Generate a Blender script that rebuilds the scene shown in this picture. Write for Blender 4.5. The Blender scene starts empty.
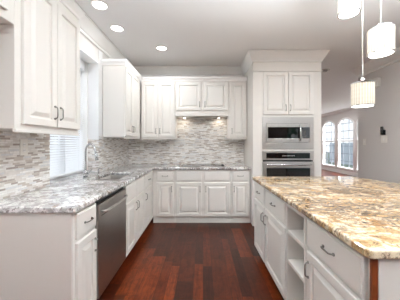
import bpy, bmesh, math, random
from mathutils import Vector, Matrix
random.seed(7)
S = bpy.context.scene
C = S.collection
PI = math.pi
V = Vector

# ---------------------------------------------------------------- camera
EYE = 1.31
cam_d = bpy.data.cameras.new('camera'); cam = bpy.data.objects.new('camera', cam_d); C.objects.link(cam)
cam.location = (0, 0, EYE); cam.rotation_euler = (PI/2, 0, 0)
cam_d.sensor_width = 36; cam_d.lens = 36*220/400
cam_d.shift_x = -3/400; cam_d.shift_y = -7/400; cam_d.clip_start = .05
S.camera = cam

# ---------------------------------------------------------------- view
S.view_settings.view_transform = 'Standard'; S.view_settings.look = 'None'
S.view_settings.gamma = 1; S.view_settings.use_curve_mapping = False
S.view_settings.exposure = 0.80
S.cycles.max_bounces = 10; S.cycles.diffuse_bounces = 6; S.cycles.glossy_bounces = 5
S.cycles.transparent_max_bounces = 16; S.cycles.caustics_reflective = False; S.cycles.caustics_refractive = False
S.cycles.sample_clamp_indirect = 6

def srgb(r, g=None, b=None):
    if g is None: g = b = r
    f = lambda c: (c/255/12.92) if c/255 <= .04045 else ((c/255+.055)/1.055)**2.4
    return (f(r), f(g), f(b), 1)

# ---------------------------------------------------------------- world (bright overcast sky)
W = bpy.data.worlds.new('sky'); S.world = W; W.use_nodes = True
wn = W.node_tree.nodes; wl = W.node_tree.links
bgn = wn['Background']; tc = wn.new('ShaderNodeTexCoord'); sx = wn.new('ShaderNodeSeparateXYZ'); rp = wn.new('ShaderNodeValToRGB')
wl.new(tc.outputs['Generated'], sx.inputs[0]); wl.new(sx.outputs['Z'], rp.inputs[0]); wl.new(rp.outputs[0], bgn.inputs['Color'])
rp.color_ramp.elements[0].position = 0.0; rp.color_ramp.elements[0].color = (.90, .95, 1, 1)
rp.color_ramp.elements[1].position = .6; rp.color_ramp.elements[1].color = (.66, .80, 1, 1)
bgn.inputs['Strength'].default_value = .75

# ---------------------------------------------------------------- daylight through the openings, and added fill lamps
def area(name, loc, rot, sx_, sy_, power, col=(1, 1, 1)):
    d = bpy.data.lights.new(name, 'AREA'); d.shape = 'RECTANGLE'; d.size = sx_; d.size_y = sy_; d.energy = power; d.color = col
    o = bpy.data.objects.new(name, d); C.objects.link(o); o.location = loc; o.rotation_euler = rot
    return o
area('daylight_sink_window', (-3.3, 2.6, 3.8), (0, -PI/2+.75, 0), 1.4, 2.2, 90, (.86, .93, 1))
area('daylight_far_windows', (8.4, 9.0, 4.4), (0, PI/2-.75, 0), 1.8, 5.0, 1500, (.95, .96, 1))
area('daylight_breakfast_windows', (4.4, -4.2, 1.9), (-PI/2-.1, 0, 0), 5.0, 2.6, 20, (1, .99, .98))
bf = area('ceiling_bounce_fill', (.9, -.9, 1.0), (PI-.42, 0, 0), 2.0, 1.2, 150, (.93, .975, 1)); bf.data.spread = 1.45  # added unseen fill lamp behind the camera, aimed up at the ceiling
area('breakfast_side_fill', (5.9, -.9, 1.5), (0, PI/2, 0), 2.2, 3.6, 6, (.97, .98, 1))  # added out-of-view fill from the side, for overall brightness
CAN = 3.6          # power of one recessed ceiling lamp

# ---------------------------------------------------------------- materials
def mat(name):
    m = bpy.data.materials.new(name); m.use_nodes = True
    return m, m.node_tree.nodes, m.node_tree.links, m.node_tree.nodes['Principled BSDF']
def plain(name, col, rough=.5, metal=0, spec=.5, emit=None, es=0, coat=0, bump=None):
    m, n, l, b = mat(name)
    b.inputs['Base Color'].default_value = col; b.inputs['Roughness'].default_value = rough
    b.inputs['Metallic'].default_value = metal; b.inputs['Specular IOR Level'].default_value = spec
    b.inputs['Coat Weight'].default_value = coat
    if emit: b.inputs['Emission Color'].default_value = emit; b.inputs['Emission Strength'].default_value = es
    if bump:
        t = n.new('ShaderNodeTexCoord'); x = n.new('ShaderNodeTexNoise'); x.inputs['Scale'].default_value = bump[0]
        x.inputs['Detail'].default_value = 3
        q = n.new('ShaderNodeBump'); q.inputs['Strength'].default_value = bump[1]; q.inputs['Distance'].default_value = .002
        l.new(t.outputs['Object'], x.inputs['Vector']); l.new(x.outputs[0], q.inputs['Height']); l.new(q.outputs[0], b.inputs['Normal'])
    return m
def mth(n, l, op, a, b=None, c=None):
    q = n.new('ShaderNodeMath'); q.operation = op
    for i, v in enumerate((a, b, c)):
        if v is None: continue
        if isinstance(v, (int, float)): q.inputs[i].default_value = v
        else: l.new(v, q.inputs[i])
    return q.outputs[0]
def ramp(n, l, fac, stops, interp='LINEAR'):
    r = n.new('ShaderNodeValToRGB'); r.color_ramp.interpolation = interp
    e = r.color_ramp.elements
    while len(e) < len(stops): e.new(.5)
    for i, (p, c) in enumerate(stops): e[i].position = p; e[i].color = c
    l.new(fac, r.inputs[0]); return r.outputs[0]
def mixc(n, l, fac, a, b, mode='MIX'):
    q = n.new('ShaderNodeMix'); q.data_type = 'RGBA'; q.blend_type = mode
    if isinstance(fac, (int, float)): q.inputs[0].default_value = fac
    else: l.new(fac, q.inputs[0])
    for i, v in ((6, a), (7, b)):
        if isinstance(v, tuple): q.inputs[i].default_value = v
        else: l.new(v, q.inputs[i])
    return q.outputs[2]
def noise(n, l, vec, scale, detail=4, rough=.55, dist=0):
    x = n.new('ShaderNodeTexNoise'); x.inputs['Scale'].default_value = scale; x.inputs['Detail'].default_value = detail
    x.inputs['Roughness'].default_value = rough; x.inputs['Distortion'].default_value = dist
    l.new(vec, x.inputs['Vector']); return x.outputs[0]

def mosaic(name):
    m, n, l, b = mat(name)
    t = n.new('ShaderNodeTexCoord'); s = n.new('ShaderNodeSeparateXYZ'); l.new(t.outputs['Object'], s.inputs[0])
    u = mth(n, l, 'ADD', s.outputs['X'], s.outputs['Y']); v = s.outputs['Z']
    rowf = mth(n, l, 'DIVIDE', v, .0145); row = mth(n, l, 'FLOOR', rowf)
    w1 = n.new('ShaderNodeTexWhiteNoise'); w1.noise_dimensions = '1D'; l.new(row, w1.inputs['W'])
    colf = mth(n, l, 'DIVIDE', mth(n, l, 'ADD', u, w1.outputs['Value']), mth(n, l, 'ADD', .055, mth(n, l, 'MULTIPLY', w1.outputs['Value'], .05)))
    col = mth(n, l, 'FLOOR', colf)
    cv = n.new('ShaderNodeCombineXYZ'); l.new(row, cv.inputs[0]); l.new(col, cv.inputs[1])
    w2 = n.new('ShaderNodeTexWhiteNoise'); w2.noise_dimensions = '2D'; l.new(cv.outputs[0], w2.inputs['Vector'])
    c = ramp(n, l, w2.outputs['Value'], [(0, srgb(176, 165, 158)), (.06, srgb(204, 194, 185)), (.18, srgb(228, 223, 218)), (.34, srgb(238, 235, 231)),
        (.50, srgb(244, 243, 241)), (.66, srgb(226, 227, 229)), (.78, srgb(250, 249, 247)), (.94, srgb(186, 176, 168))], 'CONSTANT')
    nz = noise(n, l, t.outputs['Object'], 38, 4, .6, .6)
    c = mixc(n, l, .25, c, ramp(n, l, nz, [(.3, srgb(160, 152, 145)), (.62, srgb(250, 248, 244))]), 'MULTIPLY')
    fr = mth(n, l, 'FRACT', rowf); fc = mth(n, l, 'FRACT', colf)
    g1 = mth(n, l, 'LESS_THAN', fr, .10); g2 = mth(n, l, 'LESS_THAN', fc, .025)
    g = mth(n, l, 'MAXIMUM', g1, g2)
    c = mixc(n, l, g, c, srgb(216, 212, 207))
    l.new(c, b.inputs['Base Color']); b.inputs['Roughness'].default_value = .32
    q = n.new('ShaderNodeBump'); q.inputs['Strength'].default_value = .5; q.inputs['Distance'].default_value = .002
    h = mth(n, l, 'ADD', mth(n, l, 'MULTIPLY', w2.outputs['Value'], .8), mth(n, l, 'MULTIPLY', g, -1.0))
    l.new(h, q.inputs['Height']); l.new(q.outputs[0], b.inputs['Normal'])
    return m

def granite(name, base, light, tan, dark, blob, tan_pos, vein_w, dark_pos, scale=1.0, rough=.08):
    m, n, l, b = mat(name)
    t = n.new('ShaderNodeTexCoord'); o = t.outputs['Object']
    mp = n.new('ShaderNodeMapping'); mp.inputs['Rotation'].default_value = (.3, .2, .6); mp.inputs['Scale'].default_value = (1.0, 1.45, 1.0)
    l.new(o, mp.inputs['Vector']); vec = mp.outputs[0]
    O, I = (0, 0, 0, 1), (1, 1, 1, 1)
    big = noise(n, l, vec, 9*scale, 6, .66, 1.2)
    c = mixc(n, l, ramp(n, l, big, [(blob-.05, O), (blob+.04, I)]), base, light)
    mid = noise(n, l, vec, 5*scale, 7, .72, 1.6)
    c = mixc(n, l, ramp(n, l, mid, [(tan_pos, O), (tan_pos+.07, (.9, .9, .9, 1))]), c, tan)
    sp2 = noise(n, l, o, 34*scale, 5, .75, .8)
    c = mixc(n, l, .6, c, ramp(n, l, sp2, [(.34, srgb(120, 112, 106)), (.52, srgb(250, 248, 245)), (1, srgb(255))]), 'MULTIPLY')
    vn = noise(n, l, vec, 7*scale, 8, .74, 2.4)
    vein = mth(n, l, 'ABSOLUTE', mth(n, l, 'SUBTRACT', vn, .5))
    gate = ramp(n, l, noise(n, l, vec, 3*scale, 3, .5), [(.42, O), (.55, I)])
    vm = mixc(n, l, 1.0, ramp(n, l, vein, [(0, I), (vein_w, O)]), gate, 'MULTIPLY')
    c = mixc(n, l, vm, c, dark)
    sp = noise(n, l, vec, 26*scale, 7, .8, 1.6)
    c = mixc(n, l, ramp(n, l, sp, [(dark_pos, O), (dark_pos+.03, (.9, .9, .9, 1))]), c, dark)
    l.new(c, b.inputs['Base Color']); b.inputs['Roughness'].default_value = rough
    b.inputs['Specular IOR Level'].default_value = .5
    return m

def floorwood(name):
    m, n, l, b = mat(name)
    t = n.new('ShaderNodeTexCoord'); s = n.new('ShaderNodeSeparateXYZ'); l.new(t.outputs['Object'], s.inputs[0])
    X, Y = s.outputs['X'], s.outputs['Y']
    xw = mth(n, l, 'ADD', X, mth(n, l, 'MULTIPLY', mth(n, l, 'SINE', mth(n, l, 'MULTIPLY', X, 19.0)), .022))
    cf = mth(n, l, 'DIVIDE', xw, .112); ci = mth(n, l, 'FLOOR', cf)
    w1 = n.new('ShaderNodeTexWhiteNoise'); w1.noise_dimensions = '1D'; l.new(ci, w1.inputs['W'])
    yf = mth(n, l, 'ADD', mth(n, l, 'DIVIDE', Y, .85), mth(n, l, 'MULTIPLY', w1.outputs['Value'], 7.3)); yi = mth(n, l, 'FLOOR', yf)
    cv = n.new('ShaderNodeCombineXYZ'); l.new(ci, cv.inputs[0]); l.new(yi, cv.inputs[1])
    w2 = n.new('ShaderNodeTexWhiteNoise'); w2.noise_dimensions = '2D'; l.new(cv.outputs[0], w2.inputs['Vector'])
    c = ramp(n, l, w2.outputs['Value'], [(0, srgb(54, 21, 10)), (.35, srgb(76, 31, 13)), (.65, srgb(98, 41, 17)), (1, srgb(134, 62, 26))])
    gv = n.new('ShaderNodeCombineXYZ')
    l.new(mth(n, l, 'MULTIPLY', X, 22.0), gv.inputs[0]); l.new(mth(n, l, 'MULTIPLY', Y, 2.4), gv.inputs[1]); l.new(mth(n, l, 'MULTIPLY', w2.outputs['Value'], 40.0), gv.inputs[2])
    g = noise(n, l, gv.outputs[0], 1.6, 6, .66, .8)
    c = mixc(n, l, .6, c, ramp(n, l, g, [(.34, srgb(90, 66, 58)), (.5, srgb(205, 195, 190)), (.64, srgb(255, 255, 250))]), 'MULTIPLY')
    bl = noise(n, l, t.outputs['Object'], 9, 6, .7, 1.2)
    c = mixc(n, l, .5, c, ramp(n, l, bl, [(.36, srgb(105, 80, 70)), (.58, srgb(255, 250, 240))]), 'MULTIPLY')
    fx = mth(n, l, 'FRACT', cf); fy = mth(n, l, 'FRACT', yf)
    ge = mth(n, l, 'MAXIMUM', mth(n, l, 'LESS_THAN', fx, .03), mth(n, l, 'LESS_THAN', fy, .005))
    c = mixc(n, l, mth(n, l, 'MULTIPLY', ge, .8), c, srgb(26, 11, 8))
    l.new(c, b.inputs['Base Color'])
    b.inputs['Roughness'].default_value = .30; b.inputs['Specular IOR Level'].default_value = .22
    q = n.new('ShaderNodeBump'); q.inputs['Strength'].default_value = .2; q.inputs['Distance'].default_value = .003
    l.new(mth(n, l, 'ADD', mth(n, l, 'MULTIPLY', bl, 1.2), mth(n, l, 'MULTIPLY', ge, -.5)), q.inputs['Height']); l.new(q.outputs[0], b.inputs['Normal'])
    return m

def brushed(name, col, rough=.3):
    m, n, l, b = mat(name)
    t = n.new('ShaderNodeTexCoord'); mp = n.new('ShaderNodeMapping'); mp.inputs['Scale'].default_value = (2, 2, 160)
    l.new(t.outputs['Object'], mp.inputs['Vector']); x = noise(n, l, mp.outputs[0], 3, 3, .5)
    b.inputs['Base Color'].default_value = col; b.inputs['Metallic'].default_value = 1
    l.new(ramp(n, l, x, [(.3, (rough*.8,)*3+(1,)), (.7, (rough*1.3,)*3+(1,))]), b.inputs['Roughness'])
    return m
def glassm(name, tint=(1, 1, 1, 1), refl=.08):
    m = bpy.data.materials.new(name); m.use_nodes = True; n = m.node_tree.nodes; l = m.node_tree.links
    n.remove(n['Principled BSDF']); o = n['Material Output']
    a = n.new('ShaderNodeBsdfTransparent'); a.inputs[0].default_value = tint
    g = n.new('ShaderNodeBsdfGlossy'); g.inputs['Roughness'].default_value = .02
    x = n.new('ShaderNodeMixShader'); x.inputs[0].default_value = refl
    l.new(a.outputs[0], x.inputs[1]); l.new(g.outputs[0], x.inputs[2]); l.new(x.outputs[0], o.inputs[0]); return m

M = {}
M['cab'] = plain('cabinet_white_paint', srgb(230, 227, 222), .38, bump=(60, .03))
M['panel'] = plain('side_panel_shaded', srgb(214, 208, 203), .5)  # greyer than the cabinets: shade on the camera-facing end put into the colour
M['cab_in'] = plain('cabinet_inside_paint', srgb(220, 218, 214), .5)
M['cab_cool'] = plain('island_paint', srgb(222, 220, 215), .36)
M['wall'] = plain('wall_greige', srgb(220, 216, 213), .8, bump=(90, .05))
M['white_wall'] = plain('reveal_white', srgb(238, 239, 240), .7)
M['ceil'] = plain('ceiling_paint', srgb(240, 240, 240), .9)
M['trim'] = plain('trim_white', srgb(246, 245, 243), .4)
M['tile'] = mosaic('stone_mosaic')
M['floor'] = floorwood('hardwood')
M['granite'] = granite('grey_white_granite', srgb(190, 189, 190), srgb(250, 251, 252), srgb(168, 150, 136), srgb(76, 64, 60), .49, .54, .07, .548, .9, .06)
M['granite_gold'] = granite('golden_granite', srgb(184, 154, 114), srgb(222, 207, 182), srgb(164, 124, 80), srgb(84, 70, 62), .52, .53, .07, .55, .8, .05)
M['steel'] = brushed('brushed_steel', (.62, .60, .58, 1), .32)
M['steel_dark'] = brushed('brushed_steel_dark', (.40, .38, .36, 1), .34)
M['nickel'] = plain('satin_nickel', (.26, .25, .23, 1), .3, 1)
M['chrome'] = plain('chrome', (.75, .76, .77, 1), .12, 1)
M['faucet'] = plain('faucet_nickel', (.50, .50, .50, 1), .25, 1)
M['black_glass'] = plain('black_glass', srgb(22, 20, 20), .04, spec=.9)
M['black'] = plain('black_plastic', srgb(18), .4)
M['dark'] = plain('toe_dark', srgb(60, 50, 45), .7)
M['cherry'] = plain('cherry_filler', srgb(104, 50, 24), .35)
M['plate'] = plain('outlet_plate', srgb(240, 237, 231), .4)
M['plate_hole'] = plain('outlet_slot', srgb(90, 86, 82), .5)
M['lens'] = plain('lamp_lens', srgb(255, 250, 240), .4, emit=(1, .96, .90, 1), es=6)
M['shade'] = None
M['glass'] = glassm('window_glass')
M['blind'] = plain('blind_white', srgb(240, 241, 243), .45)
M['dark_panel'] = plain('dark_panelling', srgb(84, 60, 48), .5)
M['grass'] = plain('outside_grass', srgb(120, 128, 112), .9)
M['brick'] = plain('neighbour_wall', srgb(200, 188, 186), .9, bump=(8, .4))
M['fence'] = plain('fence_grey', srgb(208, 214, 220), .8)
M['leaf'] = plain('leaf_green', srgb(46, 104, 74), .7)
M['bark'] = plain('bark', srgb(80, 62, 50), .9)
M['phone_screen'] = plain('phone_black', srgb(30, 30, 32), .2)
M['lead'] = plain('muntin_grey', srgb(150, 156, 164), .5)
def shade_mat():
    m, n, l, b = mat('crystal_shade')
    t = n.new('ShaderNodeTexCoord'); s = n.new('ShaderNodeSeparateXYZ'); l.new(t.outputs['Object'], s.inputs[0])
    a = mth(n, l, 'ARCTAN2', s.outputs['Y'], s.outputs['X'])
    st = mth(n, l, 'SINE', mth(n, l, 'MULTIPLY', a, 26.0)); zz = mth(n, l, 'SINE', mth(n, l, 'MULTIPLY', s.outputs['Z'], 210.0))
    k = mth(n, l, 'ADD', mth(n, l, 'MULTIPLY', st, .5), mth(n, l, 'MULTIPLY', zz, .05))
    c = ramp(n, l, mth(n, l, 'ADD', mth(n, l, 'MULTIPLY', k, .5), .5), [(0, srgb(170, 158, 138)), (1, srgb(236, 230, 218))])
    l.new(c, b.inputs['Base Color']); l.new(c, b.inputs['Emission Color']); b.inputs['Emission Strength'].default_value = .08
    b.inputs['Roughness'].default_value = .2; return m
M['shade'] = shade_mat()

# ---------------------------------------------------------------- mesh helpers
class MB:
    def __init__(s): s.b = bmesh.new()
    def box(s, x0, x1, y0, y1, z0, z1):
        vs = [s.b.verts.new((x, y, z)) for x in (x0, x1) for y in (y0, y1) for z in (z0, z1)]
        for f in ((0, 1, 3, 2), (4, 6, 7, 5), (0, 4, 5, 1), (2, 3, 7, 6), (0, 2, 6, 4), (1, 5, 7, 3)):
            s.b.faces.new([vs[i] for i in f])
        return s
    def cyl(s, p, r, h, axis='z', n=24, r2=None):
        r2 = r if r2 is None else r2
        R = {'z': Matrix(), 'x': Matrix.Rotation(PI/2, 4, 'Y'), 'y': Matrix.Rotation(-PI/2, 4, 'X')}[axis]
        a = []; c = []
        for i in range(n):
            t = 2*PI*i/n
            a.append(s.b.verts.new(V(p)+R @ V((r*math.cos(t), r*math.sin(t), 0))))
            c.append(s.b.verts.new(V(p)+R @ V((r2*math.cos(t), r2*math.sin(t), h))))
        for i in range(n):
            f = s.b.faces.new((a[i], a[(i+1) % n], c[(i+1) % n], c[i])); f.smooth = True
        s.b.faces.new(a[::-1]); s.b.faces.new(c); return s
    def ring(s, p, r0, r1, h, n=32):     # annulus with rectangular section, upwards from p
        L = []
        for i in range(n):
            t = 2*PI*i/n; cs, sn = math.cos(t), math.sin(t)
            L.append([s.b.verts.new(V(p)+V((r*cs, r*sn, z))) for r, z in ((r0, 0), (r1, 0), (r1, h), (r0, h))])
        for i in range(n):
            A, B = L[i], L[(i+1) % n]
            for k in range(4): s.b.faces.new((A[k], A[(k+1) % 4], B[(k+1) % 4], B[k]))
        return s
    def tube(s, pts, r, n=10):
        pts = [V(p) for p in pts]; rs = r if isinstance(r, (list, tuple)) else [r]*len(pts)
        prev = None; up = V((0, 0, 1)); rings = []
        for i, p in enumerate(pts):
            d = (pts[min(i+1, len(pts)-1)]-pts[max(i-1, 0)]).normalized()
            if prev is None: nrm = d.orthogonal().normalized()
            else: nrm = (prev-d*prev.dot(d)).normalized()
            prev = nrm; bn = d.cross(nrm)
            rings.append([s.b.verts.new(p+(nrm*math.cos(2*PI*k/n)+bn*math.sin(2*PI*k/n))*rs[i]) for k in range(n)])
        for i in range(len(rings)-1):
            for k in range(n):
                f = s.b.faces.new((rings[i][k], rings[i][(k+1) % n], rings[i+1][(k+1) % n], rings[i+1][k])); f.smooth = True
        s.b.faces.new(rings[0][::-1]); s.b.faces.new(rings[-1]); return s
    def rings_xz(s, x0, x1, z0, z1, prof):   # concentric rectangles facing -y: prof = [(inset, y)], closed by last face
        R = []
        for ins, y in prof:
            R.append([s.b.verts.new(p) for p in ((x0+ins, y, z0+ins), (x1-ins, y, z0+ins), (x1-ins, y, z1-ins), (x0+ins, y, z1-ins))])
        s.b.faces.new(R[0][::-1])
        for A, B in zip(R, R[1:]):
            for k in range(4): s.b.faces.new((A[k], A[(k+1) % 4], B[(k+1) % 4], B[k]))
        s.b.faces.new(R[-1]); return s
    def poly(s, pts, z0, z1):
        a = [s.b.verts.new((x, y, z0)) for x, y in pts]; c = [s.b.verts.new((x, y, z1)) for x, y in pts]
        n = len(pts); s.b.faces.new(a[::-1]); s.b.faces.new(c)
        for i in range(n): s.b.faces.new((a[i], a[(i+1) % n], c[(i+1) % n], c[i]))
        return s
    def cells(s, us, vs, keep, w0, w1, plane='xy'):
        f3 = {'xy': lambda u, v, w: (u, v, w), 'xz': lambda u, v, w: (u, w, v), 'yz': lambda u, v, w: (w, u, v)}[plane]
        P = {}
        def vt(i, j, k):
            if (i, j, k) not in P: P[i, j, k] = s.b.verts.new(f3(us[i], vs[j], (w0, w1)[k]))
            return P[i, j, k]
        K = lambda i, j: 0 <= i < len(us)-1 and 0 <= j < len(vs)-1 and keep(.5*(us[i]+us[i+1]), .5*(vs[j]+vs[j+1]))
        for i in range(len(us)-1):
            for j in range(len(vs)-1):
                if not K(i, j): continue
                for k in (0, 1): s.b.faces.new((vt(i, j, k), vt(i+1, j, k), vt(i+1, j+1, k), vt(i, j+1, k)))
                for (di, dj, e) in ((-1, 0, ((i, j), (i, j+1))), (1, 0, ((i+1, j), (i+1, j+1))), (0, -1, ((i, j), (i+1, j))), (0, 1, ((i, j+1), (i+1, j+1)))):
                    if not K(i+di, j+dj):
                        (a, b_), (c, d) = e; s.b.faces.new((vt(a, b_, 0), vt(c, d, 0), vt(c, d, 1), vt(a, b_, 1)))
        return s
    def sweep(s, path, prof, closed=False):  # prof [(out, z)] ; out to the right-hand side of travel
        n = len(path); P = [V((p[0], p[1])) for p in path]; rows = []
        for i in range(n):
            d0 = (P[i]-P[i-1]).normalized() if (i > 0 or closed) else None
            d1 = (P[(i+1) % n]-P[i]).normalized() if (i < n-1 or closed) else None
            if d0 is None: d0 = d1
            if d1 is None: d1 = d0
            n0 = V((d0.y, -d0.x)); n1 = V((d1.y, -d1.x)); m = (n0+n1).normalized(); k = 1/max(.3, m.dot(n0))
            rows.append([s.b.verts.new((P[i].x+m.x*o*k, P[i].y+m.y*o*k, z)) for o, z in prof])
        q = len(prof)
        for i in range(n if closed else n-1):
            A, B = rows[i], rows[(i+1) % n]
            for k in range(q): s.b.faces.new((A[k], B[k], B[(k+1) % q], A[(k+1) % q]))
        if not closed: s.b.faces.new(rows[0]); s.b.faces.new(rows[-1][::-1])
        return s
    def build(s, name, m, parent=None, bev=0, seg=2, smooth=False):
        bmesh.ops.recalc_face_normals(s.b, faces=s.b.faces)
        me = bpy.data.meshes.new(name); s.b.to_mesh(me); s.b.free()
        me.materials.append(M[m] if isinstance(m, str) else m)
        o = bpy.data.objects.new(name, me); C.objects.link(o); o.parent = parent
        if smooth:
            for p in me.polygons: p.use_smooth = True
        if bev:
            b = o.modifiers.new('bevel', 'BEVEL'); b.width = bev; b.segments = seg; b.limit_method = 'ANGLE'; b.angle_limit = .6
        return o
def thing(name, label, cat, loc=(0, 0, 0), rz=0, group=None):
    o = bpy.data.objects.new(name, None); C.objects.link(o); o.location = loc; o.rotation_euler = (0, 0, rz)
    o.empty_display_size = .1
    return tag(o, label, cat, group)
def tag(o, label, cat, group=None):
    o['label'] = label; o['category'] = cat
    if group: o['group'] = group
    return o
def struct(o, label=None):
    o['kind'] = 'structure'
    if label: o['label'] = label
    return o
def copy_tree(o, loc=None, label=None, parent=None):
    c = o.copy(); C.objects.link(c); c.parent = parent
    if loc: c.location = loc
    if label: c['label'] = label
    for ch in list(o.children): copy_tree(ch, parent=c)
    return c

# ================================================================ dimensions
XL, YB, H = -1.42, 4.21, 2.74        # left wall, back wall, ceiling
XR = 3.05                            # right kitchen wall
CT, CB = .914, .875                  # counter top / underside
RY0, RY1, RX = 2.03, 2.99, -1.67     # window recess
YN = -3.2

# ================================================================ setting
struct(MB().box(-2.0, 6.3, YN-.1, 12.7, -.06, 0).build('floor', 'floor'))
struct(MB().box(-2.0, 6.3, YN-.1, 12.7, H, H+.1).build('ceiling', 'ceil'))
# left wall: painted, with the window recess
w = MB().box(XL-.26, XL, YN, RY0, 0, H); w.box(XL-.26, XL, RY1, YB+.1, 0, H); w.box(XL-.26, XL, RY0, RY1, 2.40, H); w.box(XL-.26, XL, RY0, RY1, 0, .87)
struct(w.build('wall_left', 'wall'))
struct(MB().box(XL-.26, XL-.0005, RY1-.004, RY1, 1.36, 2.396).build('trim_6', 'white_wall'))
struct(MB().box(XL-.26, XL, RY0, RY1, 2.392, 2.40).build('trim_7', 'white_wall'))
struct(MB().box(XL-.002, XL+.004, RY1, 3.10, 1.36, 2.74).build('trim_8', 'white_wall'))
struct(MB().box(-1.68, 1.86, YB, YB+.12, 0, H).build('wall_back', 'wall'))
# right wall of the kitchen and the rooms beyond it
struct(MB().box(XR, XR+.13, 1.0, 4.33, 0, H).build('wall_right', 'wall'))
struct(MB().box(XR+.13, 6.0, 4.2, 4.33, 0, H).build('wall_hall', 'wall'))
struct(MB().box(1.86, 1.98, YB+.0, 12.5, 0, H).build('wall_passage', 'wall'))
struct(MB().box(1.86, 6.3, 12.5, 12.62, 0, H).build('wall_far', 'wall'))
struct(MB().cells([YN, -2.7, .9, 4.2], [0, .4, 2.6, H], lambda u, v: not (-2.7 < u < .9 and .4 < v < 2.6), 6.0, 6.15, 'yz').build('wall_breakfast', 'wall'))
struct(MB().box(-1.68, 3.85, YN-.12, YN, 0, H).build('wall_rear', 'dark_panel'))
# tiled backsplash
t = MB().box(XL, XL+.008, .6, RY0, CT, 1.40); t.box(XL, XL+.008, RY1, YB, CT, 1.40)
t.box(XL-.25, XL, RY1-.006, RY1, CT, 1.36)
struct(t.build('wall_left_backsplash', 'tile'))
t = MB().box(XL, .78, YB-.008, YB, CT, 1.40); t.box(-.52, .48, YB-.008, YB, 1.40, 1.86)
struct(t.build('wall_back_backsplash', 'tile'))
# crown moulding of the room
crown = [(0, H), (.13, H), (.13, H-.018), (.118, H-.022), (.10, H-.045), (.06, H-.085), (.035, H-.115), (.022, H-.12), (.022, H-.15), (0, H-.155)]
struct(MB().sweep([(XL, YN), (XL, YB), (.78, YB)], crown).build('trim_1', 'trim'))
struct(MB().sweep([(XR, 4.33), (XR, 1.0)], crown).build('trim_2', 'trim'))
struct(MB().sweep([(6.0, 12.5), (6.0, 4.33)], [(0, H), (.10, H), (.10, H-.02), (.02, H-.11), (0, H-.11)]).build('trim_3', 'wall'))
struct(MB().sweep([(6.0, 12.5), (6.0, 4.33)], [(0, 0), (.02, 0), (.02, .14), (0, .15)]).build('baseboard_far', 'trim'))
struct(MB().sweep([(XR, 4.33), (XR, 1.0)], [(0, 0), (.02, 0), (.02, .14), (0, .15)]).build('baseboard_right', 'trim'))

# kitchen window in the recess
wf = MB(); wf.cells([RY0, RY0+.05, 2.49, 2.53, RY1-.05, RY1], [.90, .96, 1.66, 1.70, 2.34, 2.392],
    lambda u, v: not ((RY0+.05 < u < 2.49 or 2.53 < u < RY1-.05) and (.96 < v < 1.66 or 1.70 < v < 2.34)), RX-.03, RX+.03, 'yz')
win = wf.build('window_1', 'trim', None, .003); struct(win)
struct(MB().box(RX-.004, RX+.004, RY0+.05, RY1-.05, .96, 2.34).build('pane', 'glass', win))
struct(MB().box(RX-.03, XL-.14, RY1-.034, RY1-.007, .916, 2.39).build('window_1_jamb', 'trim', None, .003))
bl = thing('window_blind', 'white horizontal slat blind covering the window over the sink', 'blind', (RX+.075, 2.51, 0))
MB().box(-.028, .028, -.41, .41, 2.27, 2.388).build('headrail', 'blind', bl, .003)
sl = MB()
for i in range(46):
    z = .975+i*.0277
    vs = [sl.b.verts.new(p) for p in ((-.018, -.40, z+.010), (.018, -.40, z-.010), (.018, .40, z-.010), (-.018, .40, z+.010))]
    v2 = [sl.b.verts.new(v.co+V((0, 0, .0022))) for v in vs]
    sl.b.faces.new(vs); sl.b.faces.new(v2[::-1])
    for k in range(4): sl.b.faces.new((vs[k], vs[(k+1) % 4], v2[(k+1) % 4], v2[k]))
sl.build('slats', 'blind', bl)
MB().box(-.022, .022, -.40, .40, .940, .962).build('bottom_rail', 'blind', bl, .003)
ld = MB()
for y in (-.28, 0, .28): ld.box(.019, .021, y-.004, y+.004, .962, 2.27)
ld.build('ladder_tape', 'blind', bl)

# far room window wall with arched windows
XF = 6.0
wins = [(9.95, 11.10), (8.72, 9.85), (7.49, 8.62), (11.2, 12.3), (6.26, 7.39)]
def arch(y0, y1, zs, rise, n=14):
    a = (y1-y0)/2; R = (a*a+rise*rise)/(2*rise); cy = (y0+y1)/2; cz = zs+rise-R; th = math.asin(a/R)
    return [(cy+R*math.sin(-th+2*th*i/n), cz+R*math.cos(-th+2*th*i/n)) for i in range(n+1)]
ZS, RISE, ZB = 2.12, .26, .22
wm = MB(); ys = sorted(wins); cur = 4.33
for y0, y1 in ys:
    wm.box(XF, XF+.16, cur, y0, 0, H); cur = y1
    wm.box(XF, XF+.16, y0, y1, 0, ZB)
    A = arch(y0, y1, ZS, RISE)
    for (ya, za), (yb, zb) in zip(A, A[1:]):
        vs = [wm.b.verts.new((x, y, z)) for x in (XF, XF+.16) for y, z in ((ya, za), (yb, zb), (yb, H), (ya, H))]
        for f in ((0, 1, 2, 3), (4, 7, 6, 5), (0, 4, 5, 1)): wm.b.faces.new([vs[i] for i in f])
wm.box(XF, XF+.16, cur, 12.5, 0, H)
struct(wm.build('wall_far_right', 'wall'))
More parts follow.
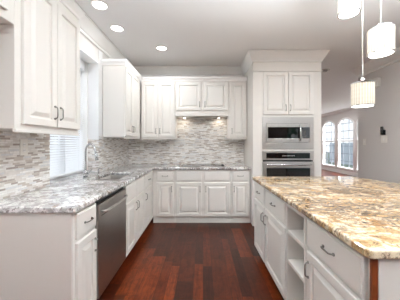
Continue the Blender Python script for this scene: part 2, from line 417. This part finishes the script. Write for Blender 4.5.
for k, (y0, y1) in enumerate(wins):
    A = arch(y0+.03, y1-.03, ZS, RISE-.02)
    o = MB()
    o.tube([(XF+.02, y0+.03, ZB+.03)]+[(XF+.02, y, z) for y, z in A]+[(XF+.02, y1-.03, ZB+.03)], .045, 4)
    o.box(XF-.03, XF+.08, y0-.02, y1+.02, ZB-.03, ZB+.05); o.box(XF, XF+.06, y0+.03, y1-.03, ZS-.75, ZS-.70)
    f = struct(o.build('window_%d' % (k+2), 'trim'))
    g = MB()
    for j in range(1, 3): yy = y0+(y1-y0)*j/3; g.box(XF+.03, XF+.05, yy-.012, yy+.012, ZB, ZS+RISE-.05)
    zz = ZB+.32
    while zz < ZS+.05: g.box(XF+.03, XF+.05, y0+.03, y1-.03, zz-.011, zz+.011); zz += .32
    struct(g.build('muntin', 'lead', f))
    g = MB(); g.b.faces.new([g.b.verts.new((XF+.045, y, z)) for y, z in [(y0+.03, ZB)]+A+[(y1-.03, ZB)]])
    struct(g.build('pane', 'glass', f))

# outside
struct(MB().box(-30, 40, -30, 40, -.5, -.4).build('ground', 'grass'))
struct(MB().box(-6.2, -6, -3, 34, -.4, 2.6).build('exterior_wall', 'brick'))
fm = MB()
for i in range(40): fm.box(11.5, 11.55, 2+i*.45, 2.43+i*.45, -.4, 1.30+.04*(i % 2))
tag(fm.build('garden_fence', 'fence'), 'grey board fence outside beyond the arched windows', 'fence')

# ================================================================ cabinets
def handle(parent, x, z, vert, y=-.021, L=.088):
    pts = []
    n = 12
    for i in range(n+1):
        t = math.sin((i/n*2-1)*PI/2)
        off = -.018*(1-abs(t)**8)-.004
        pts.append((x+(0 if vert else t*L/2), y+off, z+(t*L/2 if vert else 0)))
    m = MB().tube(pts, .0042, 8)
    for e in (-1, 1):
        p = (x+(0 if vert else e*L/2), y+.002, z+(e*L/2 if vert else 0)); m.cyl((p[0], y-.006, p[2]), .008, .0065, 'y', 10)
    m.build('handle', 'nickel', parent)
def door(parent, x0, x1, z0, z1, m='cab', name='door', f=.052, hd=None):
    w_ = x1-x0; f = min(f, w_*.22)
    pr = [(0, -.0005), (0, -.018), (.004, -.0215), (f-.005, -.0215), (f, -.019), (f+.002, -.007), (f+.011, -.007), (f+.034, -.0185), (f+.038, -.0205)]
    if w_ < 2*(f+.045): pr = pr[:6]+[(f+.010, -.007), (f+.018, -.019)]
    o = MB().rings_xz(x0, x1, z0, z1, pr).build(name, m, parent)
    if hd:
        side, at = hd; L = .11
        hx = x0+.028 if side == 'l' else x1-.028
        hz = z1-.05-L/2 if at == 't' else z0+.05+L/2
        handle(o, hx, hz, True)
    return o
def drawer(parent, x0, x1, z0, z1, m='cab', name='drawer', hd=True):
    o = MB().rings_xz(x0, x1, z0, z1, [(0, -.0005), (0, -.015), (.003, -.0175), (.010, -.018), (.013, -.0215), (.020, -.0215)]).build(name, m, parent)
    if hd: handle(o, (x0+x1)/2, (z0+z1)/2, False)
    return o
def body(parent, w_, d, z0, z1, m='cab', toe=0, toem='dark'):
    b = MB().box(.0008, w_-.0008, 0, d, z0, z1).build('body', m, parent, .0015, 1)
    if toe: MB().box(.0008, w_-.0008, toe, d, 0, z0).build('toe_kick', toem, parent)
    return b
G_L, G_B, G_I = 'left run base cabinets', 'back run base cabinets', 'island base cabinets'
ZD0, ZD1, ZR0, ZR1 = .115, .665, .690, .858

# left base run (front faces +x); local x runs along world +y
FX = -.82; DEP = .595
c = thing('base_cabinet', 'narrow cream base cabinet with one drawer at the near end of the left counter', 'cabinet', (FX, 1.385, 0), PI/2, G_L)
body(c, .290, DEP, .09, CB-.001, toe=.07)
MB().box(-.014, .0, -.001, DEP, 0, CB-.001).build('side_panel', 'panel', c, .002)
drawer(c, .022, .270, ZR0, ZR1); door(c, .022, .270, ZD0, ZD1, hd=('r', 't'))
c = thing('sink_cabinet', 'white double door sink base cabinet with two plain false drawer fronts', 'cabinet', (FX, 2.292, 0), PI/2, G_L)
b_ = MB().box(.001, .739, 0, .02, .09, CB-.001).box(.001, .739, .02, DEP, .09, .62)
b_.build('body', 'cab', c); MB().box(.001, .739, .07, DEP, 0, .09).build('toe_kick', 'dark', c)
for x0, x1, s in ((.012, .362, 'r'), (.372, .725, 'l')):
    drawer(c, x0, x1, ZR0, ZR1, hd=False, name='false_drawer'); door(c, x0, x1, ZD0, ZD1, hd=(s, 't'))
c = thing('base_cabinet', 'white base cabinet with a drawer over a door between sink cabinet and corner', 'cabinet', (FX, 3.032, 0), PI/2, G_L)
body(c, 1.165, DEP, .09, CB-.001, toe=.07)
drawer(c, .012, .43, ZR0, ZR1); door(c, .012, .43, ZD0, ZD1, hd=('l', 't'))

# dishwasher
dw = thing('dishwasher', 'stainless steel dishwasher built in under the left counter', 'dishwasher', (FX, 1.680, 0), PI/2)
MB().box(.004, .604, .009, .57, .10, .87).build('tub', 'black', dw)
d = MB().box(.006, .602, -.022, .008, .115, .838).build('door', 'steel_dark', dw, .004)
hp = [(.05, -.022, .775), (.055, -.05, .775), (.09, -.06, .775), (.30, -.066, .775), (.518, -.06, .775), (.553, -.05, .775), (.558, -.022, .775)]
MB().tube(hp, .010, 10).build('handle', 'steel', d)
MB().box(.05, .558, -.0245, -.0215, .738, .742).build('groove', 'black', d)
MB().box(.006, .602, .05, .56, 0, .098).build('toe_kick', 'black', dw)

# back base run (front faces -y)
FY = 3.60; DB = .60
def plinth(c, w_): MB().box(.0008, w_-.0008, .012, .5, 0, .088).build('toe_kick', 'cab', c, .002)
c = thing('base_cabinet', 'white base cabinet with one drawer and one door, left of the cooktop', 'cabinet', (-.818, FY, 0), 0, G_B)
body(c, .360, DB, .09, CB-.001); plinth(c, .36); drawer(c, .060, .338, ZR0, ZR1); door(c, .060, .338, ZD0, ZD1, hd=('r', 't'))
c = thing('cooktop_cabinet', 'wide white two door base cabinet directly beneath the cooktop', 'cabinet', (-.457, FY, 0), 0, G_B)
b_ = MB().box(.001, .912, 0, DB, .09, .82).box(.001, .912, 0, .02, .82, CB-.001).build('body', 'cab', c); plinth(c, .913)
for x0, x1, s in ((.022, .437, 'r'), (.476, .892, 'l')):
    drawer(c, x0, x1, ZR0, ZR1, hd=False, name='false_drawer'); door(c, x0, x1, ZD0, ZD1, hd=(s, 't'))
c = thing('base_cabinet', 'white narrow base cabinet with one drawer and door, beside the oven tower', 'cabinet', (.457, FY, 0), 0, G_B)
body(c, .320, DB, .09, CB-.001); plinth(c, .32); drawer(c, .022, .285, ZR0, ZR1); door(c, .022, .285, ZD0, ZD1, hd=('l', 't'))

# island (fronts face -x); local x runs towards the camera
IX, IY = .622, 2.597; TH = .018
def isl_at(x, y):
    dx, dy = x-IX, y-IY; return (IX+dx*math.cos(TH)-dy*math.sin(TH), IY+dx*math.sin(TH)+dy*math.cos(TH), 0)
def skew(o):
    p = isl_at(0, 0); o.location = p; o.rotation_euler = (0, 0, TH); return o
c = thing('island_cabinet', 'island cabinet at the far end with one narrow drawer and door', 'cabinet', isl_at(IX, IY), -PI/2+TH, G_I)
body(c, .414, .58, .10, CB-.001, 'cab_cool', toe=.06); drawer(c, .018, .400, ZR0, ZR1, 'cab_cool'); door(c, .018, .400, ZD0, ZD1, 'cab_cool', hd=('r', 't'))
c = thing('island_cabinet', 'island cabinet with drawer and door between narrow far cabinet and open shelves', 'cabinet', isl_at(IX, IY-.415), -PI/2+TH, G_I)
body(c, .536, .58, .10, CB-.001, 'cab_cool', toe=.06); drawer(c, .014, .518, ZR0, ZR1, 'cab_cool'); door(c, .014, .518, ZD0, ZD1, 'cab_cool', hd=('l', 't'))
c = thing('open_shelf_cabinet', 'open white shelf niche with two boards in the side of the island', 'shelf unit', isl_at(IX, IY-.952), -PI/2+TH)
w_ = .300
m_ = MB().box(.001, .02, -.018, .58, .10, CB-.001).box(w_-.02, w_-.001, -.018, .58, .10, CB-.001).box(.02, w_-.02, .36, .38, .10, CB-.001)
m_.box(.02, w_-.02, -.018, .36, .10, .125).box(.02, w_-.02, -.018, .36, .845, CB-.001)
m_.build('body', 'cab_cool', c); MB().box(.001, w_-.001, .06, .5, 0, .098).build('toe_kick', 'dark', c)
for z in (.432, .648): MB().box(.021, w_-.021, -.014, .358, z, z+.022).build('shelf', 'cab_cool', c, .002)
c = thing('island_cabinet', 'island cabinet nearest the camera with wide drawer over tall door', 'cabinet', isl_at(IX, IY-1.253), -PI/2+TH, G_I)
body(c, .500, .58, .10, CB-.001, 'cab_cool', toe=.06); drawer(c, .014, .474, ZR0, ZR1, 'cab_cool'); door(c, .014, .474, ZD0, ZD1, 'cab_cool', hd=('l', 't'))
yn = IY-1.253-.50
tag(skew(MB().box(.606, .630, yn-.014, yn-.001, .0, CB-.001).build('filler_strip', 'cherry', None, .002)), 'narrow reddish brown wooden strip at the near corner of the island', 'wood strip')
tag(skew(MB().box(.632, 1.64, yn-.014, yn-.001, .0, CB-.001).build('end_panel', 'cab_cool', None, .002)), 'plain white panel closing the near end of the island', 'panel')
tag(skew(MB().box(1.21, 1.60, yn+.002, IY, .0, CB-.001).build('island_back_cabinet', 'cab_cool', None, .002)), 'white plain cabinet block at the seating side of the island', 'cabinet')

# worktops
us = [RX+.03, XL+.009, -1.25, -.93, -.79, .777]
vs2 = [1.355, RY0+.004, 2.33, 2.98, 3.56, YB-.009]
wt = MB(); wt.cells(us, vs2, lambda u, v: (RY0 < v < 2.98) if u < XL+.009 else (True if v > 3.56 else (u < -.79 and not (-1.25 < u < -.93 and 2.33 < v < 2.98))), CB, CT)
tag(wt.build('countertop', 'granite', None, .010, 3), 'polished grey and white granite worktop running along left and back walls', 'countertop')
isl = MB().poly([(.580, .835), (.588, .822), (.602, .815), (1.95, .80), (2.05, 1.3), (1.98, 1.9), (1.76, 2.60), (.60, 2.615), (.580, 2.60)], CB, CT)
tag(skew(isl.build('island_countertop', 'granite_gold', None, .010, 3)), 'large golden cream granite worktop on the island', 'countertop')

# uppers
def upper(label, loc, rz, w_, z0, z1, dep, doors, rail=True, group='wall cabinets'):
    c = thing('upper_cabinet', label, 'cabinet', loc, rz, group)
    MB().box(.0008, w_-.0008, 0, dep, z0, z1).build('body', 'cab', c, .0015, 1)
    for d in doors: door(c, *d[:4], hd=d[4])
    if rail: MB().box(.0008, w_-.0008, -.006, .014, z0-.022, z0).build('light_rail', 'cab', c, .003)
    return c
UX, UD = -1.10, .308; U0, U1 = 1.395, 2.40
upper('white two door wall cabinet nearest the camera on left wall', (UX, 1.283, 0), PI/2, .660, U0, U1, UD,
      [(.045, .348, U0+.03, U1-.05, ('r', 'b')), (.354, .652, U0+.03, U1-.05, ('l', 'b'))])
upper('short white high wall cabinet cut off at the top left corner', (UX, .60, 0), PI/2, .682, 2.0, U1+.28, UD, [(.03, .62, 2.045, U1+.2, None)], False)
upper('white wall cabinet on left wall between window and corner', (UX, 3.085, 0), PI/2, .775, U0, U1, UD,
      [(.012, .300, U0+.02, U1-.02, ('r', 'b')), (.306, .640, U0+.02, U1-.02, ('l', 'b'))])
UY, UB = 3.89, .311
upper('white two door wall cabinet in the corner left of the cooktop recess', (-1.098, UY, 0), 0, .612, U0, U1, UB,
      [(-.012+.03, .298, U0+.02, U1-.02, ('r', 'b')), (.312, .594, U0+.02, U1-.02, ('l', 'b'))])
c = upper('short white two door wall cabinet above the cooktop', (-.485, UY, 0), 0, .935, 1.86, U1, UB,
      [(.018, .450, 1.885, U1-.02, ('r', 'b')), (.492, .918, 1.885, U1-.02, ('l', 'b'))], False)
MB().box(.002, .933, -.016, .30, 1.785, 1.858).build('hood_rail', 'cab', c, .003)
MB().box(.12, .80, .03, .27, 1.775, 1.784).build('vent_grille', 'steel', c)
for x in (.14, .78):
    MB().cyl((x, .20, 1.770), .016, .005, n=18).build('hood_lamp', 'lens', c)
    d = bpy.data.lights.new('hood_glow', 'AREA'); d.shape = 'DISK'; d.size = .05; d.energy = .3; d.color = (1, .90, .76)
    o = bpy.data.objects.new('hood_glow', d); C.objects.link(o); o.location = (x, .20, 1.768); o.parent = c
upper('white single door narrow wall cabinet beside the oven tower', (.451, UY, 0), 0, .325, U0, U1, UB, [(.030, .300, U0+.02, U1-.02, ('l', 'b'))])
cc = [(0, 2.401), (.010, 2.401), (.014, 2.42), (.034, 2.452), (.036, 2.475), (0, 2.475)]
struct(MB().sweep([(XL+.001, 3.084), (UX, 3.084), (UX, UY), (.776, UY)], cc).build('trim_4', 'trim'))
struct(MB().sweep([(UX, 1.283), (UX, 1.944), (XL+.001, 1.944)], cc).build('trim_5', 'trim'))

# ================================================================ oven tower
TX0, TX1, TY = .783, 1.855, 3.45
T = thing('oven_tower', 'tall white cabinet tower with crown holding microwave and wall oven', 'cabinet', (TX0, TY, 0))
TW = TX1-TX0
mx0, mx1 = .155, .935       # appliance opening
ff = MB().cells([0, mx0, mx1, TW], [.09, .50, 1.178, 1.232, 1.702, H-.001], lambda u, v: not (mx0 < u < mx1 and (.50 < v < 1.178 or 1.232 < v < 1.702)), 0, .02, 'xz')
ff.box(0, .02, .02, .755, 0, H-.001).box(TW-.02, TW, .02, .755, 0, H-.001).box(.02, TW-.02, .735, .755, 0, H-.001)
for z in (.48, 1.212, 1.712): ff.box(.02, TW-.02, .02, .735, z-.018, z+.002-.016)
ff.build('body', 'cab', T)
MB().box(.02, TW-.02, .012, .03, 0, .088).build('toe_kick', 'cab', T)
for x0, x1, s in ((.155, .538, 'r'), (.552, .935, 'l')): door(T, x0, x1, 1.755, 2.415, hd=(s, 'b'))
drawer(T, .155, .935, .13, .46)
MB().sweep([(-.012, .0), (TW+.012, .0)], [(0, 2.432), (.014, 2.432), (.014, 2.448), (0, 2.452)]).build('bead', 'cab', T)
tcr = [(0, H-.002), (.085, H-.002), (.085, H-.022), (.074, H-.028), (.06, H-.06), (.03, H-.11), (.012, H-.135), (.012, H-.15), (0, H-.155)]
MB().sweep([(0, .755), (0, 0), (TW, 0), (TW, .755)][::-1], [(-o, z) for o, z in tcr]).build('crown', 'trim', T)

# microwave
mw = thing('microwave', 'stainless built-in microwave with black window above the wall oven', 'microwave', (TX0+mx0, TY, 1.232))
mwW = mx1-mx0
MB().box(.06, mwW-.06, .022, .42, .010, .40).build('case', 'black', mw)
MB().cells([.0-.012, .048, mwW-.048, mwW+.012], [-.015, .085, .385, .485], lambda u, v: not (.048 < u < mwW-.048 and .085 < v < .385), -.014, -.0005, 'xz').build('trim_frame', 'steel', mw, .003)
dr = MB().cells([.052, .075, .535, .575, mwW-.055], [.089, .150, .325, .381], lambda u, v: not (.075 < u and .150 < v < .325), -.020, -.004, 'xz').build('door', 'steel', mw, .002)
MB().box(.076, .56, -.017, -.006, .151, .324).build('door_window', 'black_glass', dr)
MB().box(.562, mwW-.056, -.018, -.005, .151, .324).build('control_panel', 'black_glass', mw)
MB().tube([(.572, -.020, .115), (.572, -.046, .125), (.572, -.050, .24), (.572, -.046, .350), (.572, -.020, .360)], .012, 10).build('handle', 'chrome', dr)
kb = MB()
for r in range(4):
    for q in range(2): kb.box(.605+q*.035, .628+q*.035, -.0195, -.018, .17+r*.028, .186+r*.028)
kb.build('keypad', 'plate_hole', mw)
# wall oven
ov = thing('wall_oven', 'stainless wall oven with black display strip under the microwave', 'oven', (TX0+mx0, TY, .50))
MB().box(.01, mwW-.01, .022, .62, .002, .67).build('case', 'black', ov)
MB().box(-.012, mwW+.012, -.018, -.0005, .545, .690).build('control_panel', 'steel', ov, .003)
MB().box(.05, mwW-.05, -.0205, -.0175, .568, .655).build('display', 'black_glass', ov, .001)
tx = MB()
for q in range(9): tx.box(.30+q*.022, .312+q*.022, -.0215, -.0206, .606, .614)
tx.build('display_marks', 'plate', ov)
MB().box(.0, mwW, -.012, -.0005, .522, .540).build('vent_gap', 'black', ov)
dr = MB().cells([-.012, .05, mwW-.05, mwW+.012], [-.01, .10, .42, .518], lambda u, v: not (.05 < u < mwW-.05 and .10 < v < .42), -.030, -.0005, 'xz').build('door', 'steel', ov, .003)
MB().box(.051, mwW-.051, -.026, -.010, .101, .419).build('door_window', 'black_glass', dr)
MB().tube([(.05, -.030, .475), (.055, -.066, .475), (.10, -.072, .475), (mwW-.10, -.072, .475), (mwW-.055, -.066, .475), (mwW-.05, -.030, .475)], .012, 10).build('handle', 'chrome', dr)

# ================================================================ sink, faucet, cooktop
sk = thing('sink', 'undermount stainless double bowl sink in the left worktop', 'sink', (-1.09, 2.655, CB-.002))
def bowl(y0, y1, dp):
    m = MB(); x0, x1 = -.165, .165; R = []
    for ins, z in ((-.012, -.001), (0, -.001), (.004, -.02), (.012, -dp+.02), (.03, -dp)):
        R.append([m.b.verts.new(p) for p in ((x0+ins, y0+ins, z), (x1-ins, y0+ins, z), (x1-ins, y1-ins, z), (x0+ins, y1-ins, z))])
    for A, B in zip(R, R[1:]):
        for k in range(4): m.b.faces.new((A[k], A[(k+1) % 4], B[(k+1) % 4], B[k]))
    m.b.faces.new(R[-1])
    o = m.build('bowl', 'steel', sk); s_ = o.modifiers.new('thick', 'SOLIDIFY'); s_.thickness = .002
    m2 = MB().cyl(((x0+x1)/2, (y0+y1)/2, -dp), .04, .004).build('drain', 'chrome', o)
bowl(-.322, -.035, .17); bowl(-.005, .322, .20)
MB().box(-.160, .160, -.0345, -.0055, -.03, -.004).build('divider', 'steel', sk, .002)

fc = thing('faucet', 'tall brushed nickel gooseneck pull-down faucet behind the sink', 'faucet', (-1.335, 2.50, CT))
MB().cyl((0, 0, 0), .030, .012).cyl((0, 0, .012), .024, .075, r2=.021).build('base', 'faucet', fc)
pts = [(0, 0, .085), (0, 0, .20), (0, 0, .30)]
for i in range(1, 11):
    a = PI*i/10*1.0; pts.append((.062*(1-math.cos(a)), -.012*(1-math.cos(a)), .30+.085*math.sin(a)))
pts.append((.132, -.026, .275))
MB().tube(pts, .0115, 12).build('spout', 'faucet', fc)
MB().tube([(.130, -.026, .282), (.135, -.027, .25), (.144, -.029, .20)], [.013, .017, .018], 12).build('spray_head', 'faucet', fc)
MB().tube([(.018, -.004, .05), (.045, -.01, .06), (.085, -.02, .105)], [.008, .007, .006], 8).build('lever', 'faucet', fc)
sd = thing('soap_dispenser', 'small brushed nickel soap dispenser beside the faucet', 'soap dispenser', (-1.33, 2.80, CT))
MB().cyl((0, 0, 0), .018, .01).cyl((0, 0, .01), .010, .045).build('base', 'faucet', sd)
MB().tube([(0, 0, .055), (0, 0, .07), (.03, -.005, .074), (.055, -.01, .066)], .006, 8).build('nozzle', 'faucet', sd)

ck = thing('cooktop', 'flat black glass cooktop set in the back worktop', 'cooktop', (0, 3.87, CT))
MB().box(-.38, .38, -.25, .25, .0005, .009).build('glass_top', 'black_glass', ck, .003)
MB().cells([-.39, -.38, .38, .39], [-.26, -.25, .25, .26], lambda u, v: not (-.38 < u < .38 and -.25 < v < .25), .0005, .010).build('rim', 'steel', ck)
for x, y, r in ((-.24, -.11, .09), (-.24, .13, .07), (.02, .02, .11), (.24, -.11, .07), (.24, .12, .085)):
    MB().ring((x, y, .0092), r-.004, r, .0004).build('burner', 'plate_hole', ck)
for i in range(4):
    MB().cyl((.34-.0, -.18+i*.06, .009), .016, .018, n=14).build('knob', 'black', ck)

# ================================================================ outlets and switches
def plate(name, label, cat, loc, rz, w_=.07, h=.115, kind='outlet', group=None, m='plate'):
    p = thing(name, label, cat, loc, rz, group)
    MB().box(-w_/2, w_/2, -.006, 0, -h/2, h/2).build('cover_plate', m, p, .002)
    if kind == 'outlet':
        for z in (-.022, .022):
            k = MB().cyl((0, -.0075, z), .015, .0015, 'y', 16).build('socket', 'trim', p)
            for x in (-.006, .006): MB().box(x-.001, x+.001, -.0082, -.0075, z-.005, z+.005).build('slot', 'plate_hole', k)
    else: MB().box(-.013, .013, -.010, -.006, -.025, .025).build('rocker', 'trim', p, .001)
    return p
yo = YB-.0085
plate('power_outlet', 'white outlet plate on tiled left wall under the nearest wall cabinet', 'outlet', (XL+.0085, 1.73, 1.275), PI/2, .075, .125)
plate('power_outlet', 'white outlet plate on back tiles near the left corner', 'outlet', (-1.165, yo, 1.24), 0)
plate('power_outlet', 'white outlet plate on back tiles just left of the cooktop recess', 'outlet', (-.60, yo, 1.24), 0)
plate('power_outlet', 'white outlet plate on back tiles under narrow right wall cabinet', 'outlet', (.60, yo, 1.24), 0)
plate('light_switch', 'white double switch plate on right wall under the black phone', 'light switch', (XR-.0005, 3.70, 1.375), -PI/2, .12, .12, 'switch')
plate('light_switch', 'white switch plate on right wall near the arched windows', 'light switch', (XR-.0005, 4.15, 1.33), -PI/2, .08, .12, 'switch')
ph = thing('wall_phone', 'black cordless phone hung on the right wall above the switch', 'phone', (XR-.0005, 3.70, 1.50), -PI/2)
MB().box(-.03, .03, -.03, 0, -.055, .03).build('cradle', 'black', ph, .006)
MB().box(-.024, .024, -.055, -.031, -.05, .085).build('handset', 'phone_screen', ph, .008)
MB().box(-.016, .016, -.0562, -.055, .03, .06).build('screen', 'plate_hole', ph)
chm = thing('door_chime', 'cream door chime box high on the right wall behind a pendant', 'door chime', (XR-.0005, 3.86, 2.36), -PI/2)
MB().box(-.09, .09, -.055, 0, -.08, .08).build('cover', 'plate', chm, .004)

# ================================================================ ceiling lamps
def can(x, y, label, k=1):
    p = thing('recessed_light', label, 'ceiling light', (x, y, H), 0, 'recessed ceiling lights')
    MB().ring((0, 0, -.006), .068, .090, .0055).build('trim_ring', 'trim', p)
    MB().cyl((0, 0, -.003), .068, .0025, n=32).build('lens', 'lens', p)
    d = bpy.data.lights.new('recessed_lamp', 'AREA'); d.shape = 'DISK'; d.size = .13; d.energy = CAN*k; d.color = (.94, .975, 1); d.spread = PI
    o = bpy.data.objects.new('recessed_lamp', d); C.objects.link(o); o.location = (0, 0, -.012); o.parent = p
can(-1.07, 2.28, 'lit recessed ceiling light nearest the camera on the left', .35)
can(-1.07, 2.74, 'lit recessed ceiling light above the sink, second from camera', .35)
can(-.62, 3.31, 'lit recessed ceiling light nearest the back wall cabinets', 1.5)
for x, y, l_ in ((.35, 1.7, 'added unseen recessed ceiling light over the aisle above the camera'), (1.9, 2.1, 'added unseen recessed ceiling light over the outer edge of the island'),
                 (.4, .2, 'added unseen recessed ceiling light just behind the camera'), (-.8, -.9, 'added unseen recessed ceiling light at the rear left of the kitchen'), (1.4, -.9, 'added unseen recessed ceiling light at the rear middle of the kitchen'),
                 (2.4, .2, 'added unseen recessed ceiling light at the rear right of the kitchen'), (.3, -2.2, 'added unseen recessed ceiling light by the rear wall'),
                 (4.4, 9.0, 'added unseen recessed ceiling light in the far room beyond the oven tower'), (4.9, 5.6, 'added unseen recessed ceiling light in the far room just past the kitchen wall')):
    can(x, y, l_, .5 if y < 1 else (2.2 if y < 4 else 6))  # out-of-view lamps added to brighten the kitchen and the far room
e = thing('gimbal_light', 'unlit grey swivel spotlight in the ceiling beside the oven tower crown', 'ceiling light', (2.39, 4.31, H))
MB().ring((0, 0, -.008), .055, .085, .0075).build('trim_ring', 'steel', e)
MB().cyl((0, 0, -.03), .04, .029, r2=.05).build('lamp_head', 'steel_dark', e)

def pendant(x, y, zb, r, h, label):
    p = thing('pendant_lamp', label, 'pendant lamp', (x, y, zb), 0, 'pendant lamps over the island')
    n = 96; m = MB(); A = []; B = []; A2 = []; B2 = []
    for i in range(n):
        rr = r-.004+(.002 if i % 2 else -.001); t = 2*PI*i/n
        A.append(m.b.verts.new((rr*math.cos(t), rr*math.sin(t), .006))); B.append(m.b.verts.new((rr*math.cos(t), rr*math.sin(t), h-.006)))
        A2.append(m.b.verts.new(((rr-.004)*math.cos(t), (rr-.004)*math.sin(t), .006))); B2.append(m.b.verts.new(((rr-.004)*math.cos(t), (rr-.004)*math.sin(t), h-.006)))
    for i in range(n):
        j = (i+1) % n
        m.b.faces.new((A[i], A[j], B[j], B[i])); m.b.faces.new((A2[j], A2[i], B2[i], B2[j])); m.b.faces.new((A[j], A[i], A2[i], A2[j])); m.b.faces.new((B[i], B[j], B2[j], B2[i]))
    sh = m.build('lamp_shade', 'shade', p)
    MB().ring((0, 0, 0), r-.008, r, .007, 48).build('rim', 'chrome', sh); MB().ring((0, 0, h-.007), r-.008, r, .007, 48).build('rim', 'chrome', sh)
    MB().cyl((0, 0, .003), r-.009, .004, n=48).build('diffuser', 'lens', p)
    MB().cyl((0, 0, h-.004), r-.008, .003, n=48).build('top_plate', 'chrome', p)
    MB().cyl((0, 0, h-.001), .016, .035, n=16).build('socket', 'chrome', p)
    MB().tube([(0, 0, h+.03), (0, 0, H-zb-.02)], .0042, 8).build('rod', 'trim', p)
    MB().cyl((0, 0, H-zb-.022), .036, .021, n=28).build('ceiling_canopy', 'chrome', p)
    d = bpy.data.lights.new('pendant_glow', 'AREA'); d.shape = 'DISK'; d.size = .13; d.energy = .6; d.color = (1, .95, .88)
    o = bpy.data.objects.new('pendant_glow', d); C.objects.link(o); o.location = (0, 0, -.004); o.parent = p
pendant(1.100, 1.66, 2.285, .074, .18, 'lit crystal drum pendant cut off by the top of the photo')
pendant(1.212, 1.50, 1.915, .077, .175, 'lit crystal drum pendant hung at middle height, closest of three')
pendant(1.175, 1.62, 1.580, .074, .172, 'lit crystal drum pendant hung lowest of the three')

# trees outside the breakfast windows (seen only mirrored in the ovens)
def tree(x, y, label, h, r):
    p = thing('tree', label, 'tree', (x, y, -.4), 0, 'trees behind the house')
    MB().tube([(0, 0, 0), (.05, 0, h*.5), (0, .05, h*.8)], [.12, .09, .04], 8).build('trunk', 'bark', p)
    m = MB()
    for i in range(420):
        v = V((random.gauss(0, 1), random.gauss(0, 1), random.gauss(0, 1))).normalized()*random.random()**.4
        c = V((v.x*r, v.y*r, h*.62+v.z*h*.4)); a = V((random.gauss(0, 1), random.gauss(0, 1), random.gauss(0, 1))).normalized()*.22; b_ = a.orthogonal().normalized()*.16
        m.b.faces.new([m.b.verts.new(c+q) for q in (a, b_, -a, -b_)])
    m.build('crown', 'leaf', p)
tree(5.2, -8.5, 'leafy green tree in the garden behind the breakfast windows', 4.6, 1.5)
tree(9.4, -7.6, 'smaller leafy green tree farther right in the garden', 3.4, 1.3)
